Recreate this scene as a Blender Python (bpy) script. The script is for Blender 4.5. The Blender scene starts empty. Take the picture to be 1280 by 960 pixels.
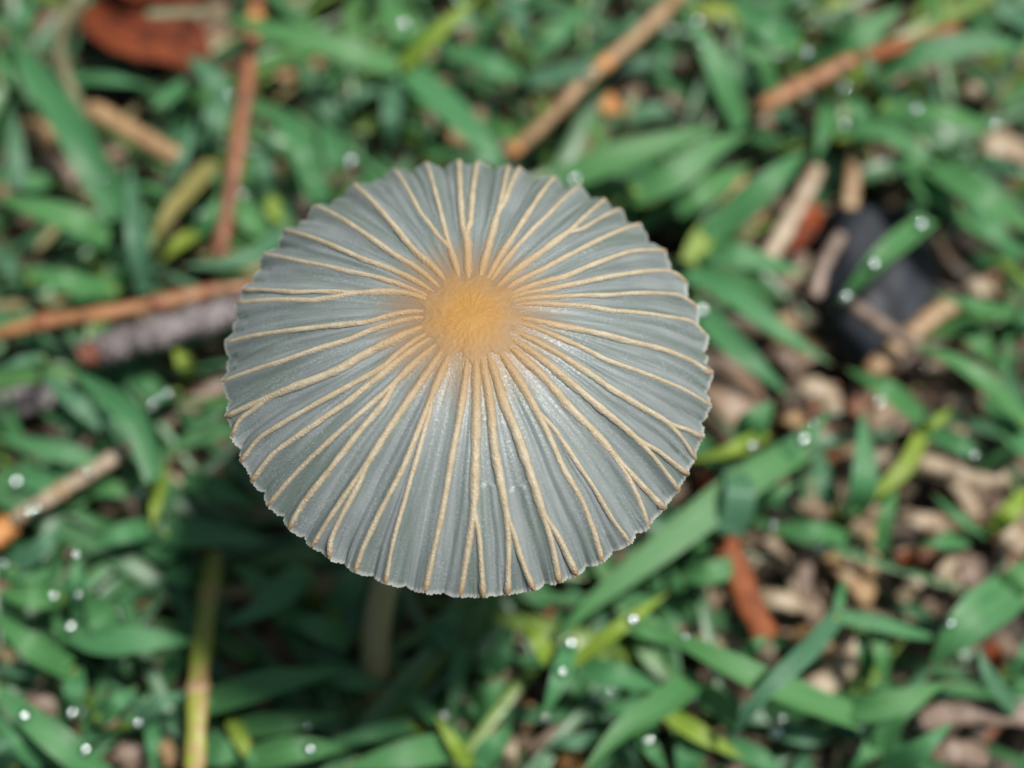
import bpy, math, random
import numpy as np
from mathutils import Matrix, Vector

random.seed(7)
rng = np.random.default_rng(11)
S = bpy.context.scene
COL = S.collection
MM = 0.001

# ------------------------------------------------------------------ camera, sky, sun, exposure
HFOV = 40.0
FPX = 640.0 / math.tan(math.radians(HFOV / 2))          # focal length in photo pixels (1280 wide)
PITCH = math.radians(22.0)
AXD = 120.0                                             # mm from lens to soil along the optical axis
CAMZ = AXD * math.cos(PITCH)
CAM = np.array([0.0, -AXD * math.sin(PITCH), CAMZ])     # mm
ROT = np.array([[1, 0, 0], [0, math.cos(PITCH), -math.sin(PITCH)], [0, math.sin(PITCH), math.cos(PITCH)]])

cam_data = bpy.data.cameras.new("camera")
cam_data.sensor_width = 36.0
cam_data.lens = 18.0 / math.tan(math.radians(HFOV / 2))
cam_data.clip_start = 0.002
cam_data.clip_end = 200.0
cam_data.dof.use_dof = True
cam_data.dof.focus_distance = 0.0755
cam_data.dof.aperture_fstop = 18.0
cam_data.dof.aperture_blades = 0
cam = bpy.data.objects.new("camera", cam_data)
COL.objects.link(cam)
cam.location = CAM * MM
cam.rotation_euler = (PITCH, 0, 0)
S.camera = cam


def ray(px, py):
    d = np.array([(px - 640) / FPX, -(py - 480) / FPX, -1.0])
    return ROT @ d


def P(px, py, h=0.0):
    """point at height h (mm) over the soil, seen at photo position px, py"""
    d = ray(px, py)
    k = (h - CAM[2]) / d[2]
    return CAM + k * d


def proj(X):
    c = (np.asarray(X) - CAM) @ ROT
    return 640 - FPX * c[..., 0] / c[..., 2], 480 + FPX * c[..., 1] / c[..., 2], -c[..., 2]


# cap frame (found from the outline of the rim in the photograph)
CAPR, DROP = 13.7, 5.35
AX = ROT @ np.array([0.0419, 0.4423, 0.8959]); AX /= np.linalg.norm(AX)
APEX = CAM + 75.2 * ray(588, 395)
RIMC = APEX - AX * DROP

sun_from = RIMC - P(418, 724, 5)
sun_from = sun_from / np.linalg.norm(sun_from)
SUN_EL = math.asin(sun_from[2])
SUN_AZ = math.atan2(sun_from[0], sun_from[1])            # clockwise from +Y

world = bpy.data.worlds.new("World")
S.world = world
world.use_nodes = True
wn = world.node_tree.nodes
sky = wn.new("ShaderNodeTexSky")
sky.sky_type = 'NISHITA'
sky.sun_disc = False
sky.sun_elevation = SUN_EL
sky.sun_rotation = SUN_AZ
sky.dust_density = 3.0
world.node_tree.links.new(sky.outputs[0], wn["Background"].inputs[0])
wn["Background"].inputs[1].default_value = 0.05

sd = bpy.data.lights.new("sun", 'SUN')
sd.energy = 5.0
sd.angle = math.radians(6.0)
sd.color = (1.0, 0.96, 0.9)
sun = bpy.data.objects.new("sun", sd)
COL.objects.link(sun)
sun.rotation_euler = Vector(sun_from).to_track_quat('Z', 'Y').to_euler()
sun.location = (0.1, 0.1, 0.5)

S.view_settings.view_transform = 'Standard'
S.view_settings.look = 'None'
S.view_settings.gamma = 1.0
S.view_settings.use_curve_mapping = False
S.view_settings.exposure = 0.42
S.render.engine = 'CYCLES'
S.cycles.use_denoising = True
S.cycles.max_bounces = 8
S.cycles.transparent_max_bounces = 8
S.cycles.caustics_reflective = False
S.cycles.caustics_refractive = False
S.cycles.sample_clamp_indirect = 4.0


# ------------------------------------------------------------------ material helpers
class NT:
    def __init__(self, name):
        self.m = bpy.data.materials.new(name)
        self.m.use_nodes = True
        self.t = self.m.node_tree
        self.n = self.t.nodes
        self.b = self.n["Principled BSDF"]
        self.out = self.n["Material Output"]

    def new(self, kind, **kw):
        x = self.n.new("ShaderNode" + kind)
        for k, v in kw.items():
            setattr(x, k, v)
        return x

    def link(self, a, b):
        self.t.links.new(a, b)

    def setv(self, sock, v):
        if hasattr(v, "is_output") or isinstance(v, bpy.types.NodeSocket):
            self.link(v, sock)
        else:
            sock.default_value = v

    def coord(self, which="Object"):
        return self.new("TexCoord").outputs[which]

    def attr(self, name, out="Fac"):
        return self.new("Attribute", attribute_name=name).outputs[out]

    def noise(self, vec, scale, detail=4, rough=0.55, dim='3D'):
        x = self.new("TexNoise")
        self.link(vec, x.inputs["Vector"])
        x.inputs["Scale"].default_value = scale
        x.inputs["Detail"].default_value = detail
        x.inputs["Roughness"].default_value = rough
        return x.outputs["Fac"]

    def mapping(self, vec, scale):
        x = self.new("Mapping")
        self.link(vec, x.inputs["Vector"])
        x.inputs["Scale"].default_value = scale
        return x.outputs[0]

    def ramp(self, fac, stops):
        x = self.new("ValToRGB")
        self.link(fac, x.inputs[0])
        e = x.color_ramp.elements
        while len(e) < len(stops):
            e.new(0.5)
        for el, (p, c) in zip(e, stops):
            el.position = p
            el.color = (c, c, c, 1) if not isinstance(c, tuple) else (*c, 1)
        return x.outputs[0]

    def math(self, op, a, b=0.0):
        x = self.new("Math", operation=op)
        self.setv(x.inputs[0], a)
        self.setv(x.inputs[1], b)
        return x.outputs[0]

    def mix(self, fac, a, b, blend='MIX'):
        x = self.new("MixRGB", blend_type=blend)
        self.setv(x.inputs[0], fac)
        for s, v in ((x.inputs[1], a), (x.inputs[2], b)):
            if isinstance(v, tuple):
                v = (*v, 1) if len(v) == 3 else v
            self.setv(s, v)
        return x.outputs[0]

    def bump(self, h, strength, dist):
        x = self.new("Bump")
        self.link(h, x.inputs["Height"])
        x.inputs["Strength"].default_value = strength
        x.inputs["Distance"].default_value = dist
        return x.outputs[0]

    def base(self, col, rough=0.5, spec=0.5, normal=None, transl=0.0, transl_col=None):
        if isinstance(col, tuple):
            col = (*col, 1)
        self.setv(self.b.inputs["Base Color"], col)
        self.setv(self.b.inputs["Roughness"], rough)
        self.b.inputs["Specular IOR Level"].default_value = spec
        if normal is not None:
            self.link(normal, self.b.inputs["Normal"])
        if transl > 0:
            tr = self.new("BsdfTranslucent")
            tc = transl_col if transl_col is not None else col
            if isinstance(tc, tuple) and len(tc) == 3:
                tc = (*tc, 1)
            self.setv(tr.inputs["Color"], tc)
            mx = self.new("MixShader")
            mx.inputs[0].default_value = transl
            self.link(self.b.outputs[0], mx.inputs[1])
            self.link(tr.outputs[0], mx.inputs[2])
            self.link(mx.outputs[0], self.out.inputs["Surface"])
        return self.m


def mesh_obj(name, V, F, mat=None, parent=None, smooth=True, attrs=None):
    """V in mm"""
    me = bpy.data.meshes.new(name)
    V = np.asarray(V, dtype=np.float32) * MM
    F = np.asarray(F, dtype=np.int32)
    me.vertices.add(len(V))
    me.vertices.foreach_set("co", V.ravel())
    k = F.shape[1]
    me.loops.add(F.size)
    me.loops.foreach_set("vertex_index", F.ravel())
    me.polygons.add(len(F))
    me.polygons.foreach_set("loop_start", np.arange(0, F.size, k, dtype=np.int32))
    if smooth:
        me.polygons.foreach_set("use_smooth", np.ones(len(F), dtype=bool))
    me.update(calc_edges=True)
    me.validate()
    if attrs:
        for an, arr in attrs.items():
            arr = np.asarray(arr, dtype=np.float32)
            if arr.ndim == 1:
                a = me.attributes.new(an, 'FLOAT', 'POINT')
                a.data.foreach_set("value", arr)
            elif arr.shape[1] == 3:
                a = me.attributes.new(an, 'FLOAT_VECTOR', 'POINT')
                a.data.foreach_set("vector", arr.ravel())
    if mat:
        me.materials.append(mat)
    o = bpy.data.objects.new(name, me)
    COL.objects.link(o)
    if parent is not None:
        o.parent = parent
    return o


def empty(name, loc_mm):
    o = bpy.data.objects.new(name, None)
    o.empty_display_size = 0.002
    COL.objects.link(o)
    o.location = np.asarray(loc_mm) * MM
    return o


def tag(o, label=None, cat=None, group=None, kind=None):
    if label: o["label"] = label
    if cat: o["category"] = cat
    if group: o["group"] = group
    if kind: o["kind"] = kind
    return o


def grid_faces(nu, nv, wrap_v=False):
    """quads for an nu x nv vertex grid (row-major, nv per row)"""
    F = []
    i, j = np.meshgrid(np.arange(nu - 1), np.arange(nv if wrap_v else nv - 1), indexing='ij')
    a = i * nv + j
    b = i * nv + (j + 1) % nv
    c = (i + 1) * nv + (j + 1) % nv
    d = (i + 1) * nv + j
    return np.stack([a, b, c, d], -1).reshape(-1, 4)


def catmull(pts, n):
    pts = np.asarray(pts, float)
    if len(pts) == 2:
        t = np.linspace(0, 1, n)[:, None]
        return pts[0] * (1 - t) + pts[1] * t
    Q = np.vstack([2 * pts[0] - pts[1], pts, 2 * pts[-1] - pts[-2]])
    seg = np.linalg.norm(np.diff(pts, axis=0), axis=1)
    cum = np.concatenate([[0], np.cumsum(seg)])
    out = []
    for u in np.linspace(0, cum[-1] * 0.999999, n):
        i = int(np.searchsorted(cum, u, side='right') - 1)
        t = (u - cum[i]) / max(seg[i], 1e-9)
        p0, p1, p2, p3 = Q[i], Q[i + 1], Q[i + 2], Q[i + 3]
        out.append(0.5 * ((2 * p1) + (-p0 + p2) * t + (2 * p0 - 5 * p1 + 4 * p2 - p3) * t * t + (-p0 + 3 * p1 - 3 * p2 + p3) * t ** 3))
    return np.array(out)


def vnoise(x, seed, octaves=3):
    """cheap smooth 1-d noise"""
    r = np.random.default_rng(seed)
    y = np.zeros_like(x)
    for k in range(octaves):
        y += np.sin(x * (1.0 + 1.9 * k) * 2 * math.pi + r.uniform(0, 6.28)) * r.uniform(.5, 1) / (k + 1)
    return y


def frames(C):
    T = np.gradient(C, axis=0)
    T /= np.linalg.norm(T, axis=1)[:, None] + 1e-12
    up = np.array([0, 0, 1.0])
    Sd = np.cross(T, up)
    bad = np.linalg.norm(Sd, axis=1) < 0.15
    Sd[bad] = np.cross(T[bad], [0, 1.0, 0])
    Sd /= np.linalg.norm(Sd, axis=1)[:, None]
    N = np.cross(Sd, T)
    return T, Sd, N


def tube(C, rad, sides=10, flat=1.0, rough=0.0, seed=0, closed=True):
    """returns V, F(quads) of a tube with end caps pinched; C mm"""
    n = len(C)
    rad = np.broadcast_to(np.asarray(rad, float), (n,)).copy()
    T, Sd, N = frames(C)
    a = np.arange(sides) / sides * 2 * math.pi
    r = np.random.default_rng(seed)
    rr = rad[:, None] * (1 + rough * r.normal(size=(n, sides)))
    V = C[:, None, :] + rr[..., None] * (np.cos(a)[None, :, None] * Sd[:, None, :] + flat * np.sin(a)[None, :, None] * N[:, None, :])
    V = V.reshape(-1, 3)
    F = grid_faces(n, sides, wrap_v=True)
    if closed:
        V = np.vstack([V, C[0] + 0.15 * (C[0] - C[1]), C[-1] + 0.15 * (C[-1] - C[-2])])
        i0, i1 = n * sides, n * sides + 1
        j = np.arange(0, sides, 2)
        F0 = np.stack([np.full_like(j, i0), (j + 2) % sides, (j + 1) % sides, j], -1)
        base = (n - 1) * sides
        F1 = np.stack([np.full_like(j, i1), base + j, base + (j + 1) % sides, base + (j + 2) % sides], -1)
        F = np.vstack([F, F0, F1])
    return V, F


# ------------------------------------------------------------------ materials
def grass_material(name, c1, c2, c3, rough=0.42, transl=0.28):
    """c1..c3: three greens mixed along and between the blades; attribute uv3 = (across, along, random)"""
    n = NT(name)
    uv = n.attr("uv3", "Vector")
    sep = n.new("SeparateXYZ"); n.link(uv, sep.inputs[0])
    veins = n.noise(n.mapping(uv, (11, .9, 40)), 1.0, 3)
    blot = n.noise(n.mapping(uv, (1.5, 4, 60)), 1.0, 4)
    col = n.mix(n.ramp(blot, [(.35, 0.0), (.65, 1.0)]), c1, c2)
    col = n.mix(n.ramp(sep.outputs[2], [(.3, 0.0), (.9, .8)]), col, c3)
    col = n.mix(n.ramp(veins, [(.4, 0.0), (.62, .55)]), col, (c2[0] * 1.5, c2[1] * 1.35, c2[2] * 1.4))
    # paler keel along the middle, dry brown speck at the tip
    mid = n.math('ABSOLUTE', sep.outputs[0])
    col = n.mix(n.ramp(mid, [(0.0, .5), (.12, 0.0)]), col, (c2[0] * 1.6, c2[1] * 1.4, c2[2] * 1.3))
    tip = n.ramp(n.math('ADD', sep.outputs[1], n.math('MULTIPLY', n.math('SUBTRACT', blot, .5), .25)), [(.93, 0.0), (.99, .8)])
    col = n.mix(tip, col, (.20, .13, .05))
    bm = n.bump(veins, .35, .0003)
    rg = n.ramp(blot, [(.3, rough - .08), (.7, rough + .12)])
    return n.base(col, rg, .4, bm, transl, n.mix(.5, col, (c2[0] * 1.3, c2[1] * 1.6, c2[2] * .6)))


GREEN = {
    'g': grass_material("grass_green", (.038, .142, .056), (.066, .205, .082), (.064, .178, .044)),
    't': grass_material("grass_bluish", (.045, .130, .072), (.072, .180, .102), (.055, .145, .068), .36),
    'y': grass_material("grass_yellow_green", (.120, .230, .025), (.190, .280, .040), (.200, .220, .040)),
    'p': grass_material("grass_pale", (.200, .280, .140), (.300, .340, .200), (.240, .280, .120)),
    'd': grass_material("grass_dry", (.260, .190, .100), (.340, .260, .150), (.240, .150, .070), .55),
    'o': grass_material("grass_ochre", (.170, .160, .050), (.240, .190, .070), (.110, .190, .045), .5),
}


def woody(name, c1, c2, c3, scale=900, rough=.5, spec=.5, bump=.5, stretch=(1, 1, 1)):
    n = NT(name)
    co = n.mapping(n.coord("Object"), stretch)
    a = n.noise(co, scale * .35, 4)
    b = n.noise(co, scale * 1.7, 5, .65)
    col = n.mix(n.ramp(a, [(.35, 0.0), (.65, 1.0)]), c1, c2)
    col = n.mix(n.ramp(b, [(.48, 0.0), (.62, .9)]), col, c3)
    return n.base(col, n.ramp(b, [(.3, rough - .12), (.7, rough + .12)]), spec, n.bump(b, bump, .0004))


M_NEEDLE = woody("needle_red_brown", (.17, .060, .026), (.25, .095, .038), (.11, .038, .019), 500)
M_RUST = woody("needle_rust", (.165, .042, .010), (.21, .060, .015), (.11, .028, .009), 350, .65, .3)
M_STRAW = woody("straw_tan", (.24, .150, .068), (.30, .200, .105), (.17, .092, .038), 500)
M_STRAWP = woody("straw_pale", (.26, .205, .140), (.33, .265, .185), (.18, .125, .075), 500)
M_STRAWG = woody("straw_grey", (.155, .108, .080), (.215, .155, .120), (.10, .065, .046), 500)
M_ORANGE = woody("node_orange", (.40, .180, .050), (.48, .230, .075), (.33, .130, .035), 700)
M_STICK = woody("stick_orange_brown", (.24, .110, .045), (.34, .170, .075), (.12, .050, .022), 420)
M_BARK = woody("bark_grey", (.130, .110, .110), (.24, .215, .225), (.050, .038, .036), 800, .36, .7, 1.0)
M_BARKRED = woody("bark_red_wood", (.14, .045, .024), (.19, .065, .035), (.08, .026, .016), 700)
M_LEAFRED = woody("leaf_dark_red", (.085, .017, .006), (.15, .034, .009), (.035, .009, .005), 230, .75, .2)
M_LEAFORG = woody("leaf_orange_red", (.22, .048, .013), (.16, .034, .012), (.09, .022, .010), 300, .65, .3)
M_STONE = woody("stone_black", (.011, .014, .020), (.019, .024, .034), (.008, .010, .013), 260, .6, .4, .5)
M_NUT = woody("bark_chip_brown", (.17, .110, .075), (.26, .180, .120), (.10, .055, .032), 260, .6)
M_OLIVE = woody("stem_olive", (.130, .130, .070), (.180, .175, .100), (.110, .090, .045), 400, .45)
M_YSTALK = woody("stalk_yellow_green", (.150, .210, .020), (.220, .250, .035), (.240, .150, .060), 220, .45)
M_SOIL = woody("soil_dark", (.020, .014, .010), (.045, .032, .022), (.012, .009, .007), 420, .75, .4, 1.0)


# ------------------------------------------------------------------ ground
def ground_z(x, y):
    return (0.5 * np.sin(x * .21 + 1) * np.cos(y * .17) + .35 * np.sin(x * .63 + y * .4) + .2 * np.sin(y * 1.1 - x * .5)) - .6


ax = np.concatenate([-np.geomspace(40000, 170, 14), np.linspace(-160, 160, 161), np.geomspace(170, 40000, 14)])
gx, gy = np.meshgrid(ax, ax, indexing='ij')
gz = ground_z(gx, gy) + rng.normal(size=gx.shape) * .15
g = mesh_obj("soil", np.stack([gx, gy, gz], -1).reshape(-1, 3), grid_faces(len(ax), len(ax))[:, ::-1], M_SOIL)
tag(g, "dark damp soil under the grass and litter", kind="structure")

# ------------------------------------------------------------------ mushroom
BASE = P(466, 893, 0); BASE[2] = -.5
mush = empty("mushroom", BASE)
tag(mush, "small pleated grey mushroom with orange centre rising on a thin stem above wet grass", "mushroom")

xl = np.cross([0, 1.0, 0], AX); xl /= np.linalg.norm(xl)
yl = np.cross(AX, xl)
LOC = np.stack([xl, yl, AX], 1)                      # columns: cap axes in world


def gprof(s):
    return .74 * s ** 2 + .26 * s ** 5


def px_to_cap(px, py):
    """photo position -> (angle, s) on the smooth cap"""
    d = ray(px, py)
    o = (CAM - APEX) @ LOC
    dl = d @ LOC
    ks = np.linspace(66, 96, 1200)
    X = o + ks[:, None] * dl
    r = np.hypot(X[:, 0], X[:, 1]) / CAPR
    f = X[:, 2] + DROP * gprof(np.minimum(r, 1.2))
    ok = np.where((f[:-1] > 0) & (f[1:] <= 0))[0]
    if len(ok) and r[ok[0]] < .985:
        i = ok[0]
        return math.atan2(X[i, 1], X[i, 0]), r[i]
    k = (-DROP - o[2]) / dl[2]
    Y = o + k * dl
    return math.atan2(Y[1], Y[0]), 1.0


# golden ribs traced rim -> disc; a second list after 'f' forks off the rib before it
RIBS = [
    [(575, 210), (578, 282), (584, 300), (585, 340)], ['f', (597, 207), (588, 280), (585, 297)],
    [(535, 208), (549, 258), (561, 305), (569, 330)], ['f', (496, 216), (526, 267), (554, 305), (560, 314)],
    [(456, 238), (491, 280), (519, 314), (547, 339)],
    [(408, 262), (447, 286), (491, 317), (529, 341)],
    [(365, 291), (410, 305), (454, 324), (510, 346)],
    [(330, 320), (379, 328), (435, 339), (497, 354)],
    [(307, 364), (369, 365), (447, 366), (510, 366)], ['f', (300, 380), (391, 375), (447, 369)],
    [(293, 423), (379, 410), (460, 402), (525, 388)],
    [(284, 475), (354, 450), (435, 424), (491, 403), (525, 396)],
    [(282, 520), (344, 492), (422, 462), (491, 424), (529, 408)], ['f', (289, 544), (300, 523), (344, 495)],
    [(299, 577), (322, 548), (363, 522), (435, 482), (479, 458), (530, 418)],
    [(315, 600), (341, 566), (385, 535), (435, 501), (476, 468), (534, 424)],
    [(334, 631), (360, 601), (391, 569), (435, 529), (491, 480), (519, 452), (545, 430)],
    ['f', (361, 659), (376, 632), (413, 585), (447, 541), (479, 504), (500, 478)],
    [(391, 681), (416, 641), (460, 577), (497, 519), (535, 464), (553, 438)], ['f', (412, 696), (414, 672), (429, 641), (447, 607), (464, 575)],
    [(446, 711), (454, 685), (479, 632), (504, 585), (529, 522), (548, 474), (562, 442)],
    ['f', (485, 723), (491, 679), (507, 622), (522, 569), (535, 522), (545, 488)],
    [(533, 733), (543, 685), (554, 635), (566, 563), (579, 491), (584, 449)],
    [(575, 744), (586, 679), (593, 630), (594, 585), (595, 522), (594, 450)], ['f', (604, 744), (600, 679), (594, 628)],
    [(634, 739), (636, 679), (633, 640), (617, 554), (611, 491), (602, 448)], ['f', (666, 733), (651, 697), (634, 634)],
    [(697, 720), (690, 679), (679, 641), (664, 594), (645, 538), (629, 501), (611, 446)], ['f', (717, 711), (704, 682), (681, 636)],
    [(748, 694), (742, 663), (726, 622), (704, 585), (679, 529), (657, 488), (625, 440)],
    ['f', (783, 673), (764, 647), (745, 613), (720, 576), (695, 538), (675, 508)],
    [(805, 648), (801, 629), (786, 597), (764, 562), (745, 541), (711, 507), (673, 464), (635, 432)],
    ['f', (827, 631), (807, 610), (782, 583), (764, 561)],
    [(846, 609), (836, 594), (817, 569), (795, 545), (745, 504), (707, 472), (642, 424)], ['f', (855, 588), (836, 572), (807, 550), (795, 543)],
    [(864, 569), (851, 544), (832, 524), (807, 510), (764, 485), (720, 455), (648, 416)], ['f', (874, 544), (857, 535), (832, 522)],
    [(879, 503), (857, 488), (820, 472), (786, 459), (757, 449), (695, 420), (652, 404)],
    [(883, 468), (864, 452), (836, 439), (789, 427), (739, 414), (695, 406), (655, 398)],
    [(879, 422), (864, 402), (832, 396), (764, 388), (695, 380), (650, 380)],
    [(868, 384), (848, 369), (814, 366), (757, 369), (695, 371), (650, 374)],
    [(857, 352), (839, 339), (789, 341), (726, 353), (679, 363), (648, 368)],
    [(830, 314), (789, 314), (742, 330), (704, 346), (645, 364)],
    [(797, 283), (757, 296), (720, 314), (679, 336), (638, 357)],
    [(751, 252), (711, 289), (673, 317), (630, 350)], ['f', (770, 264), (730, 285), (705, 295)],
    [(718, 236), (686, 267), (654, 299), (622, 338)],
    [(689, 224), (667, 255), (645, 289), (615, 337)],
    [(632, 213), (623, 262), (611, 305), (602, 338)], ['f', (646, 214), (631, 250), (622, 268)],
]
TWO = 2 * math.pi
ribs = []                                             # dict: s sorted asc, th, fork parent
for r in RIBS:
    fork = r[0] == 'f'
    pts = [p for p in r if p != 'f']
    q = [px_to_cap(*p) for p in pts]
    th = np.unwrap(np.array([a for a, _ in q]))
    s = np.array([b for _, b in q])
    s[0] = 1.0
    o = np.argsort(s)
    s, th = s[o], th[o]
    if fork:
        par = ribs[-1]
        k = round((np.interp(s[0], par['s'], par['th']) - th[0]) / TWO)
        th = th + k * TWO
        ribs.append(dict(s=s, th=th, par=par, s0=s[0]))
    else:
        ribs.append(dict(s=s, th=th, par=None, s0=.16))
for i, r in enumerate(ribs):
    ss = np.linspace(0, 1, 201)
    t = np.interp(ss, r['s'], r['th'])
    if r['par'] is not None:
        tp = np.interp(ss, r['par']['s'], r['par']['th'])
        w = np.clip((ss - r['s0']) / .09, 0, 1); w = w * w * (3 - 2 * w)
        t = np.where(ss < r['s0'], tp, tp * (1 - w) + t * w)
    k = np.array([.2, .2, .2, .2, .2])
    t2 = np.convolve(np.pad(t, 2, mode='edge'), k, mode='valid')
    for _ in range(5):
        t2 = np.convolve(np.pad(t2, 2, mode='edge'), k, mode='valid')
    t2[-6:] = t[-6:]
    r['tab'] = t2
order = np.argsort([r['tab'][-1] % TWO for r in ribs])
TAB = np.stack([ribs[i]['tab'] for i in order], 0)      # ribs x 201
base0 = TAB[:, -1] % TWO
TAB = TAB + (base0 - TAB[:, -1])[:, None]
NR = len(TAB)
STAB = np.linspace(0, 1, 201)
GA = rng.uniform(.75, 1.2, NR)
GF = rng.integers(1, 3, NR)
GPH = rng.uniform(-.4, .4, NR)


def rib_angles(s):
    i = s * 200
    a = int(min(math.floor(i), 199)); w = i - a
    return TAB[:, a] * (1 - w) + TAB[:, a + 1] * w


def cap_row(s, th):
    """heights, outward stretch, distance to rib for one ring"""
    t = rib_angles(max(s, .05))
    o = np.argsort(t)
    ts = t[o]
    ext = np.concatenate([[ts[-1] - TWO], ts, [ts[0] + TWO]])
    ids = np.concatenate([[o[-1]], o, [o[0]]])
    x = (th - ts[0]) % TWO + ts[0]
    k = np.clip(np.searchsorted(ext, x, side='right') - 1, 0, len(ext) - 2)
    gap = np.maximum(ext[k + 1] - ext[k], 1e-6)
    q = np.clip((x - ext[k]) / gap, 0, 1)
    gid = ids[k]
    G = gap * s * CAPR
    d = np.minimum(q, 1 - q) * G
    amp = .46 * s ** 1.1 * np.minimum(1, G / 1.3) * np.clip((s - .17) / .15, 0, 1)
    h = -amp * GA[gid] * np.sin(math.pi * q) ** 1.25
    h += .075 * s * np.minimum(1, G / 1.6) * np.cos(TWO * q * (GF[gid] + 1) + GPH[gid]) * np.clip((s - .25) / .2, 0, 1) * np.sin(math.pi * q)
    return h, q, d, gid, G


NTH, NSR = 1800, 110
th = np.linspace(0, TWO, NTH, endpoint=False)
jag = vnoise(th * 23, 3, 4) * .0022 + vnoise(th * 61, 5, 3) * .0016 + np.random.default_rng(2).normal(size=NTH) * .0009


def cap_point(s, tharr):
    h, q, d, gid, G = cap_row(s, tharr)
    e = .014 * np.exp(-(d / .26) ** 2) - .009 * np.sin(math.pi * q) * np.minimum(1, G / 1.2)
    e = e + .016 * np.abs(np.sin(math.pi * q * np.maximum(1, np.round(G / .95)))) ** .7 * np.minimum(1, G / .8)
    e = e + np.interp(tharr % TWO, np.append(th, TWO), np.append(jag, jag[0]))
    rr = s * CAPR * (1 + e * s ** 10)
    wob = .12 * np.sin(3 * tharr + .6) * s ** 2 + .09 * np.sin(7 * tharr + 2) * s ** 3
    z = -DROP * gprof(s) + h + wob
    return np.stack([rr * np.cos(tharr), rr * np.sin(tharr), z], -1), d, q


srow = np.linspace(.04, 1, NSR)
Vc, Ud, Us, Uq = [], [], [], []
for s in srow:
    X, d, q = cap_point(s, th)
    Vc.append(X); Ud.append(d); Us.append(np.full(NTH, s)); Uq.append(q)
Vc = np.concatenate(Vc)
Us = np.concatenate(Us); Ud = np.concatenate(Ud); Uq = np.concatenate(Uq)
uv3 = np.stack([np.tile(th, NSR) * 30, Us * 8, Uq], -1)

n = NT("cap_membrane")
u = n.attr("cap_s")
co = n.coord("Object")
uvv = n.attr("uv3", "Vector")
streak = n.noise(n.mapping(uvv, (.75, .22, 0)), 1.0, 3)
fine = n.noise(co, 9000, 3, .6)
blot = n.noise(co, 420, 4)
col = n.mix(n.ramp(streak, [(.38, 0.0), (.62, 1.0)]), (.122, .160, .140), (.230, .262, .262))
col = n.mix(n.ramp(blot, [(.4, 0.0), (.7, .5)]), col, (.150, .170, .185))
sparkle_flk = n.math('MULTIPLY', n.ramp(fine, [(.50, 0.0), (.66, 1.0)]), n.ramp(n.noise(n.mapping(uvv, (.35, .5, 0)), 1.0, 3), [(.42, .10), (.66, .40)]))
col = n.mix(sparkle_flk, col, (.46, .50, .54))  # blue-white sparkle painted into the membrane colour as pale granule flecks
jit = n.math('ADD', u, n.math('MULTIPLY', n.math('SUBTRACT', n.noise(n.mapping(uvv, (1.0, .6, 0)), 1.0, 3), .5), .16))
col = n.mix(n.ramp(jit, [(.20, 1.0), (.41, 0.0)]), col, (.225, .148, .076))
col = n.mix(n.ramp(u, [(.986, 0.0), (.997, .75)]), col, (.46, .47, .43))
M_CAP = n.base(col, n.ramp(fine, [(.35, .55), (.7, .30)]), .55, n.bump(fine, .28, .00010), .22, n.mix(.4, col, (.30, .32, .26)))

n = NT("cap_rib")
u = n.attr("cap_s")
co = n.coord("Object")
fine = n.noise(co, 7000, 4, .65)
mid = n.noise(co, 1300, 3)
col = n.mix(n.ramp(mid, [(.35, 0.0), (.65, 1.0)]), (.370, .305, .195), (.450, .390, .275))
col = n.mix(n.ramp(fine, [(.52, 0.0), (.70, .55)]), col, (.66, .60, .50))
col = n.mix(n.ramp(u, [(.18, 1.0), (.52, 0.0)]), col, (.320, .195, .080))
col = n.mix(n.ramp(u, [(.965, 0.0), (.99, .7)]), col, (.34, .200, .090))
ac = n.math('ADD', n.attr("across"), n.math('MULTIPLY', n.math('SUBTRACT', fine, .5), .5))
col = n.mix(n.ramp(ac, [(.62, 0.0), (1.0, .8)]), col, n.mix(n.ramp(u, [(.2, 0.0), (.4, 1.0)]), (.30, .175, .07), (.190, .205, .175)))
M_RIB = n.base(col, n.ramp(fine, [(.35, .6), (.7, .32)]), .5, n.bump(fine, .7, .00015), .12)

n = NT("cap_disc")
u = n.attr("cap_s")
co = n.coord("Object")
fine = n.noise(co, 4200, 4, .6)
mid = n.noise(co, 700, 3)
col = n.mix(n.ramp(mid, [(.35, 0.0), (.65, 1.0)]), (.275, .142, .026), (.305, .163, .034))
col = n.mix(n.ramp(fine, [(.5, 0.0), (.7, .18)]), col, (.40, .25, .10))
col = n.mix(n.ramp(n.math('ADD', u, n.math('MULTIPLY', n.math('SUBTRACT', mid, .5), .12)), [(.075, 0.0), (.20, 1.0)]), col, (.225, .145, .070))
M_DISC = n.base(col, .6, .35, n.bump(fine, .35, .0001), .1)

n = NT("mushroom_stem")
co = n.coord("Object")
fib = n.noise(n.mapping(co, (1, 1, .08)), 5000, 4)
col = n.mix(n.ramp(fib, [(.35, 0.0), (.65, 1.0)]), (.36, .29, .14), (.48, .40, .22))
M_STEM = n.base(col, .45, .5, n.bump(fib, .4, .0002), .15)

n = NT("mushroom_gills")
co = n.coord("Object")
M_GILL = n.base(n.mix(n.noise(co, 600, 3), (.05, .045, .045), (.11, .095, .085)), .6)

capmat = Matrix(((*LOC[0], 0), (*LOC[1], 0), (*LOC[2], 0), (0, 0, 0, 1)))
Fc = grid_faces(NSR, NTH, wrap_v=True)[:, ::-1]
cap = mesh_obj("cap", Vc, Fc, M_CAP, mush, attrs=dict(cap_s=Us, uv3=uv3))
cap.matrix_basis = Matrix.Translation(Vector((APEX - BASE) * MM)) @ capmat
cap["label"] = "grey translucent pleated cap membrane with scalloped rim"

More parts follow.
